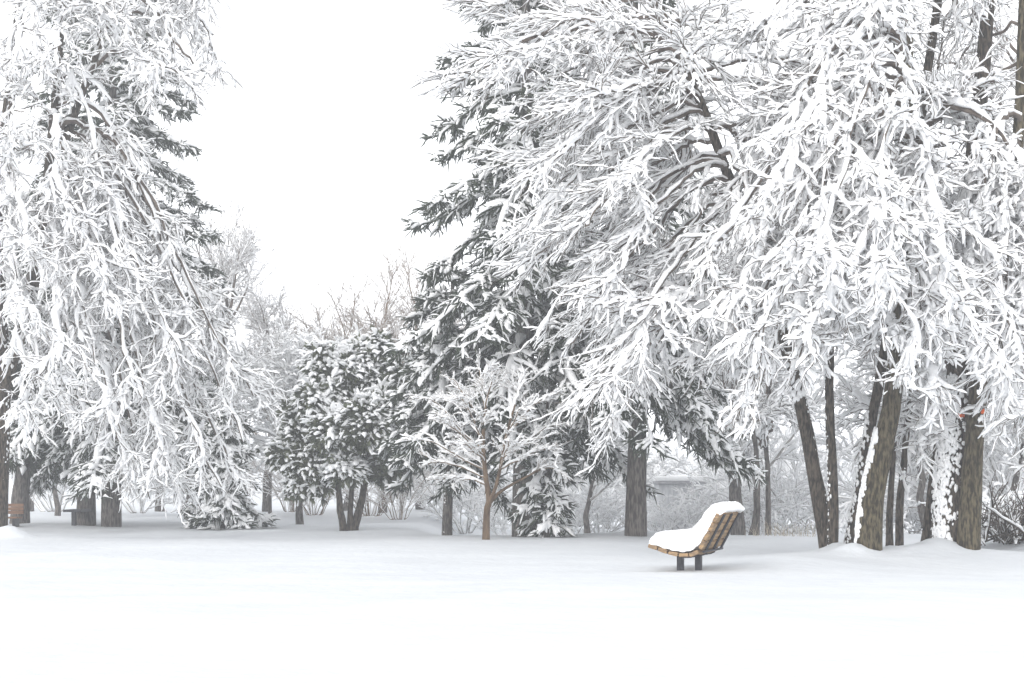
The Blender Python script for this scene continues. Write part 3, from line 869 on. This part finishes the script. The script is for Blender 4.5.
sA = proto_shrub('snowy_shrub', 'frosted arching shrub right behind the back of the bench', 765, 38, 81, H=2.3, spread=1.1, ns=11, w=(.036, .031, .026, .02), twig=TWIG_PALE)
sB = proto_shrub('snowy_shrub', 'frosted upright shrub left of the trunk nearest the bench', 600, 40, 82, H=1.8, spread=1.0, ns=10, w=(.036, .03, .025, .02), twig=TWIG_PALE, droop=.05)
sC = proto_shrub('bare_shrub', 'thin beige shrub right of the cedar stems', 400, 38, 83, H=2.0, spread=1.2, ns=16, w=(.014, .011, .008, .006), twig=TWIG_TAN, droop=.05)
for (p, lab, px, Y, rz, sc) in [
    (sA, 'frosted shrub just left of the leaning tree foot', 805, 38, 1.0, 1.44),
    (sA, 'frosted shrub behind the two thin saplings', 900, 36, 3.1, 1.44),
    (sA, 'frosted shrub between the slender stem and the snow-plastered trunk', 935, 35, 4.2, 1.25),
    (sA, 'frosted shrub right of the brown upright trunk', 1000, 34.5, 5.0, 1.50),
    (sA, 'frosted shrub cut by the right edge of the picture', 1035, 33.5, .4, 1.62),
    (sB, 'pale frosted shrub behind the gap between the tall spruce and the bench-side trunk', 575, 45, 2.6, 1.5),
    (sA, 'pale frosted shrub behind the two thin trunks right of the bench', 780, 45, 4.6, 1.5),
    (sB, 'pale frosted shrub filling the gap right of the shed', 725, 46, 5.6, 1.6),
    (sA, 'pale frosted shrub behind the leaning tree foot', 825, 43, .9, 1.4),
    (sB, 'pale frosted shrub behind the bench-side trunk', 636, 46, 1.2, 1.6),
    (sB, 'short frosted shrub before the shed wall, left one', 666, 38.4, 1.7, .75),
    (sB, 'short frosted shrub before the shed door, right one', 694, 38.6, .4, .8),
    (sB, 'frosted shrub behind the left side of the trunk nearest the bench', 612, 45, 3.1, 1.25),
    (sA, 'frosted shrub showing above the bench snow cap', 745, 42, 2.2, 1.19),
    (sB, 'frosted shrub far behind the tan tree', 490, 46, 1.0, 1.25),
    (sB, 'frosted shrub in front of the right end of the shed', 722, 40.5, 2.8, 0.94),
    (sB, 'low frosted shrub right of the young spruce', 575, 39.5, 4.0, 1.00),
    (sB, 'low frosted shrub between the tan tree and the tall spruce trunk', 508, 39.5, 5.3, 0.94),
    (sB, 'low frosted shrub right of the snow-plastered short spruce', 465, 40.5, 2.2, 1.12),
    (sC, 'thin beige shrub behind the cedar stems', 370, 40, 2.4, 1.1),
    (sC, 'thin beige shrub left of the cedar stems', 315, 41, 1.1, 1.0),
    (sC, 'thin beige shrub between the slim trunk and the cedar', 290, 43, 3.6, 1.1),
    (sB, 'frosted shrub between the twin spruces and the drooping tips', 140, 43, .9, 1.30),
    (sB, 'frosted shrub between the pine and the twin spruces', 55, 44, 1.9, 1.40),
    (sB, 'frosted shrub far behind the drooping tips', 200, 45, 3.9, 1.40),
    (sB, 'frosted shrub left of the short spruce with the plastered stem', 428, 45, 3.0, 1.38)]:
    dup(p, lab, base(px, Y, -.05), rz, sc)

# slim far trunk
clump_tree('slim far trunk standing alone left of the cedar', [(270, 0), (270, 480), (271, 440), (273, 400), (276, 350)], 42, .055, .03, BARK_GREY, 91,
           [(.6, 255, 400, .3, .3, .1), (.7, 290, 380, -.3, .3, .1), (.85, 262, 350, 0, .3, .1), (.9, 285, 345, 0, .3, .1)],
           dict(CM, n2=8, n3=5, n4=2, droop=0, w=(.03, .022, .016, .012), L2=.7), name='slim_tree')
for (lab, p, Yt, sd) in [('left of two thin trunks standing in the shrubs right of the bench', [(757, 0), (757, 470), (753, 430), (748, 380)], 31, 92),
                         ('right of two thin trunks standing in the shrubs right of the bench', [(768, 0), (768, 480), (766, 440), (770, 380)], 31.5, 93)]:
    clump_tree(lab, p, Yt, .065, .04, BARK_GREY, sd, [(.6, 740, 420, .3, .3, .2), (.7, 785, 410, -.3, .3, .2), (.9, 765, 350, .2, .3, .2)], dict(CM, n2=8, n3=5, n4=2), name='thin_tree')


# ------------------------------------------------------------------ boxes
def box(lo, hi, bev=0.0):
    bm = bmesh.new()
    bmesh.ops.create_cube(bm, size=1)
    lo = np.array(lo, float); hi = np.array(hi, float)
    for v in bm.verts:
        v.co = [(lo[i] + hi[i]) / 2 + v.co[i] * (hi[i] - lo[i]) for i in range(3)]
    if bev:
        bmesh.ops.bevel(bm, geom=bm.edges[:], offset=bev, segments=2, affect='EDGES', profile=.6)
    bm.verts.index_update()
    V = np.array([v.co[:] for v in bm.verts])
    fs = {}
    for f in bm.faces:
        fs.setdefault(len(f.verts), []).append([v.index for v in f.verts])
    bm.free()
    return V, [np.array(x) for x in fs.values()]


def rot_uvz(V, ang):
    """turn in the v-z plane: columns (u, v, z)"""
    c, s = math.cos(ang), math.sin(ang)
    return np.stack([V[:, 0], V[:, 1] * c - V[:, 2] * s, V[:, 1] * s + V[:, 2] * c], -1)


# ------------------------------------------------------------------ the park bench
ud = nrm(np.array([.385, .923, 0])); vd = np.array([-ud[1], ud[0], 0])
O = np.array([2.235, 16.85, 0.02])
LB = .96
bb = O + ud * LB / 2 + vd * .2
bb[2] = float(gz(bb[0], bb[1]))
bench = thing('park_bench', 'tan slatted park bench on two dark posts, half buried in snow', 'bench', bb)


def uvz(V):
    return O + V[:, :1] * ud + V[:, 1:2] * vd + V[:, 2:] * Z


def bench_part(name, V, F_, mat, parent=bench, smooth=False):
    g = Geo().add(uvz(V), *F_)
    return part(name, g, mat, parent, bb, smooth)


prof = [(.635, .262), (.50, .222), (.36, .178), (.215, .152), (.09, .165), (.0, .205)]
prof_s = spline([(p[0], p[1], 0) for p in prof], 60)[:, :2]
d = np.concatenate([[0], np.cumsum(np.linalg.norm(np.diff(prof_s, axis=0), axis=1))])


def at_len(s):
    v = np.interp(s, d, prof_s[:, 0]); z = np.interp(s, d, prof_s[:, 1])
    v2 = np.interp(s + .01, d, prof_s[:, 0]); z2 = np.interp(s + .01, d, prof_s[:, 1])
    v1 = np.interp(s - .01, d, prof_s[:, 0]); z1 = np.interp(s - .01, d, prof_s[:, 1])
    return v, z, math.atan2(z2 - z1, v2 - v1)


brng = np.random.default_rng(7)
for k in range(5):
    v, z, a = at_len((k + .5) * d[-1] / 5)
    V, F_ = box((-.02 * brng.random(), -.058, -.024), (LB + .02 * brng.random(), .058, .024), .008)
    V = rot_uvz(V, a + math.pi) + np.array([0, v, z])
    bench_part('seat_slat', V, F_, WOOD)
p0b, p1b = np.array([-.012, .225]), np.array([-.245, .66])
ab = math.atan2(*(p1b - p0b)[::-1])
Lb = np.linalg.norm(p1b - p0b)
for k in range(4):
    c = p0b + (p1b - p0b) * (k + .5) / 4
    V, F_ = box((-.02 * brng.random(), -.056, -.024), (LB + .02 * brng.random(), .056, .024), .010)
    V = rot_uvz(V, ab) + np.array([0, c[0], c[1]])
    bench_part('back_slat', V, F_, WOOD)
nb_ = np.array([math.sin(ab), -math.cos(ab)])            # points behind the backrest
if nb_[0] > 0: nb_ = -nb_
cb = (p0b + p1b) / 2
for u in (.15, .205, .52, .575, .90, .95):
    V, F_ = box((u - .011, -Lb / 2 - .03, -.008), (u + .011, Lb / 2 + .0, .008), .003)
    c = cb + nb_ * .035
    V = rot_uvz(V, ab) + np.array([0, c[0], c[1]])
    bench_part('strap', V, F_, METAL)
for (v, z) in [(p0b[0] - .035, p0b[1] - .03)]:
    V, F_ = box((.05, v - .015, z - .012), (LB - .0, v + .015, z + .012), .004)
    bench_part('rail', V, F_, METAL)
for u in (.15, .53, .9):                               # curved irons under the seat
    pts = np.array([[u, x, y - .034] for x, y in prof_s[::6]])
    V, F_ = tubes(pts[None], np.full((1, len(pts)), .010), 6)
    bench_part('seat_iron', V, [F_], METAL)
for v in (.36, .13):
    V, F_ = box((LB / 2 - .04, v - .038, -.35), (LB / 2 + .04, v + .038, np.interp(-v, -prof_s[:, 0], prof_s[:, 1]) - .028), .006)
    bench_part('post', V, F_, METAL)

# snow lying on the bench
top_p = [(.625, .275), (.635, .32), (.61, .385), (.53, .425), (.40, .44), (.26, .44), (.14, .45), (.05, .52), (-.03, .63), (-.10, .735), (-.17, .785), (-.25, .79), (-.32, .76), (-.335, .71), (-.295, .668)]
low_p = [(-.25, .685), (-.225, .655), (-.14, .50), (-.05, .345), (.025, .25), (.10, .20), (.215, .185), (.36, .21), (.50, .255)]
prf = np.array(top_p + low_p)
nP = len(prf)
us = np.array([-.015, .0, .03, .10, .22, .38, .55, .68, .80, .86, .90, .935, .955, .97])
cen = prf.mean(0)
rings = []
for i, u in enumerate(us):
    e = min(u + .015, .97 - u)
    shr = 1 - .16 * (1 - min(1, e / .12)) ** 2
    q = prf.copy()
    nt_ = len(top_p)
    up = np.zeros(nP); up[1:nt_ - 1] = 1
    q[:, 1] = np.where(up > 0, q[:, 1] - (1 - shr) * .45 * np.where(q[:, 0] > .1, 1, .7) + brng.normal(0, .008, nP), q[:, 1])
    rings.append(np.stack([np.full(nP, u), q[:, 0], q[:, 1]], -1))
Vs = np.concatenate(rings)
i = np.arange(len(us) - 1)[:, None] * nP; j = np.arange(nP)[None]; j2 = (j + 1) % nP
Q = np.stack([i + j, i + j2, i + nP + j2, i + nP + j], -1).reshape(-1, 4)
g = Geo().add(uvz(Vs), Q)
g.f.append(np.arange(nP)[None][:, ::-1].copy()); g.f.append((np.arange(nP) + (len(us) - 1) * nP)[None])
o = part('snow_cushion', g, SNOW, None, bb)
o.location = tuple(bb)
sm = o.modifiers.new('smooth', 'SUBSURF'); sm.levels = 3; sm.render_levels = 3
tx = bpy.data.textures.new('crumble', 'CLOUDS'); tx.noise_scale = .07; tx.noise_depth = 3
dm = o.modifiers.new('crumble', 'DISPLACE'); dm.texture = tx; dm.strength = .035; dm.mid_level = .5
tag(o, 'thick white cushion of snow lying over the seat and backrest of the tan bench', 'snow')

# ------------------------------------------------------------------ far bench and table on the left, shed
b = base(6, 33.5)
t = thing('park_bench', 'small brown bench far off beside the pine at the left edge', 'bench', b)
for k in range(3):
    V, F_ = box((-.75, -.02, .30 + k * .085), (.42, .02, .375 + k * .085), .006)
    part('back_slat', Geo().add(V + b, *F_), WOOD_DK, t, b, False)
for k in range(3):
    V, F_ = box((-.75, -.46 + k * .14, .2), (.42, -.34 + k * .14, .235), .006)
    part('seat_slat', Geo().add(V + b, *F_), WOOD_DK, t, b, False)
for x in (-.6, .28):
    V, F_ = box((x - .03, -.3, -.3), (x + .03, .03, .198), .005)
    part('leg', Geo().add(V + b, *F_), METAL, t, b, False)
b = base(74, 33.8)
t = thing('park_table', 'small dark table by the foot of the twin spruces', 'table', b)
V, F_ = box((-.14, -.4, .33), (.30, .4, .39), .008)
part('table_top', Geo().add(V + b, *F_), METAL, t, b, False)
V, F_ = box((-.05, -.05, -.3), (.05, .05, .329), .006)
part('leg', Geo().add(V + b, *F_), METAL, t, b, False)

b = base(682, 40)
t = thing('garden_shed', 'small pale grey shed with a snow-topped flat roof behind the bench', 'shed', b)
zt = 1.1 + (478 - 484) * 40 / F - b[2]
V, F_ = box((-.66, 0, -.2), (.62, 1.4, zt), .01); part('wall', Geo().add(V + b, *F_), WALL, t, b, False)
V, F_ = box((-.76, -.12, zt + .003), (.72, 1.5, zt + .07), .01); rf = part('roof', Geo().add(V + b, *F_), WALL_DK, t, b, False)
V, F_ = box((-.77, -.13, zt + .073), (.73, 1.51, zt + .22), .05); part('snow_load', Geo().add(V + b, *F_), SNOW, rf, b, True)
V, F_ = box((-.02, -.03, -.1), (.5, -.003, zt - .15), .005); dr = part('door', Geo().add(V + b, *F_), WALL, t, b, False)
V, F_ = box((.03, -.06, zt * .4), (.06, -.033, zt * .4 + .12), .004); part('handle', Geo().add(V + b, *F_), METAL, dr, b, False)

# dark brush at the right edge
rng = np.random.default_rng(95)
b = base(1008, 22.6)
t = thing('brush_heap', 'dark heap of bare brushwood at the right edge behind the brown trunk', 'brush', b)
n = 130
st = b + np.stack([rng.uniform(-.75, 1.2, n), rng.uniform(-.5, .5, n), rng.uniform(0, .12, n)], -1)
dd = nrm(np.stack([rng.normal(0, .7, n), rng.normal(0, .4, n), rng.uniform(.25, 1.0, n)], -1))
P = grow(st, dd, rng.uniform(.5, 1.15, n), 7, .08, .1, rng)
r = np.linspace(.016, .006, 7)[None] * np.ones((n, 1))
gb = Geo().add(*tubes(P, r, 4)); br = part('twigs', gb, BARK, t, b)
st, d2, tt, _ = spawn(P, 5, .2, 1, .3, .8, 1.0, rng)
P3 = grow(st, d2, rng.uniform(.15, .4, len(tt)), 5, .1, .1, rng)
gb2 = Geo().add(*tubes(P3, np.full((len(P3), 5), .006), 3)); part('fine_twigs', gb2, TWIG, t, b)
k = rng.random(n) < .6
part('snow_load', Geo().add(*snow_on(P[k], r[k], rng.uniform(.02, .045, k.sum()), rng, .35)), SNOW, br, b)

# dry grass tufts by the shrubs right of the bench
rng = np.random.default_rng(96)
for (px, Yq, lab) in [(795, 27.6, 'dry beige grass tuft at the foot of the shrubs left of the leaning tree'), (770, 27.8, 'dry beige grass tuft behind the back of the bench')]:
    b = base(px, Yq, -.03)
    n = 34
    st = b + np.stack([rng.normal(0, .25, n), rng.normal(0, .12, n), np.zeros(n)], -1)
    dd = nrm(np.stack([rng.normal(0, .3, n), rng.normal(0, .3, n), np.ones(n)], -1))
    P = grow(st, dd, rng.uniform(.15, .32, n), 5, .12, .05, rng)
    o = part('grass_tuft', Geo().add(*tubes(P, np.linspace(.006, .003, 5)[None] * np.ones((n, 1)), 3)), WEED, None, b)
    o.location = tuple(b)
    tag(o, lab, 'grass tuft')

# ------------------------------------------------------------------ air full of fine falling snow
V, F_ = box((-270, -170, -3.0), (270, 340, 19))
hz = part('haze', Geo().add(V, *F_), SNOW, None, (0, 0, 0), False)
m = bpy.data.materials.new('haze_air'); m.use_nodes = True
n = m.node_tree; n.nodes.clear()
pv = n.nodes.new('ShaderNodeVolumePrincipled')
pv.inputs['Color'].default_value = (.96, .97, 1, 1)
pv.inputs['Density'].default_value = 0.0035
pv.inputs['Anisotropy'].default_value = 0.2
mo = n.nodes.new('ShaderNodeOutputMaterial')
n.links.new(pv.outputs[0], mo.inputs['Volume'])
hz.data.materials.clear(); hz.data.materials.append(m)
hz['kind'] = 'stuff'
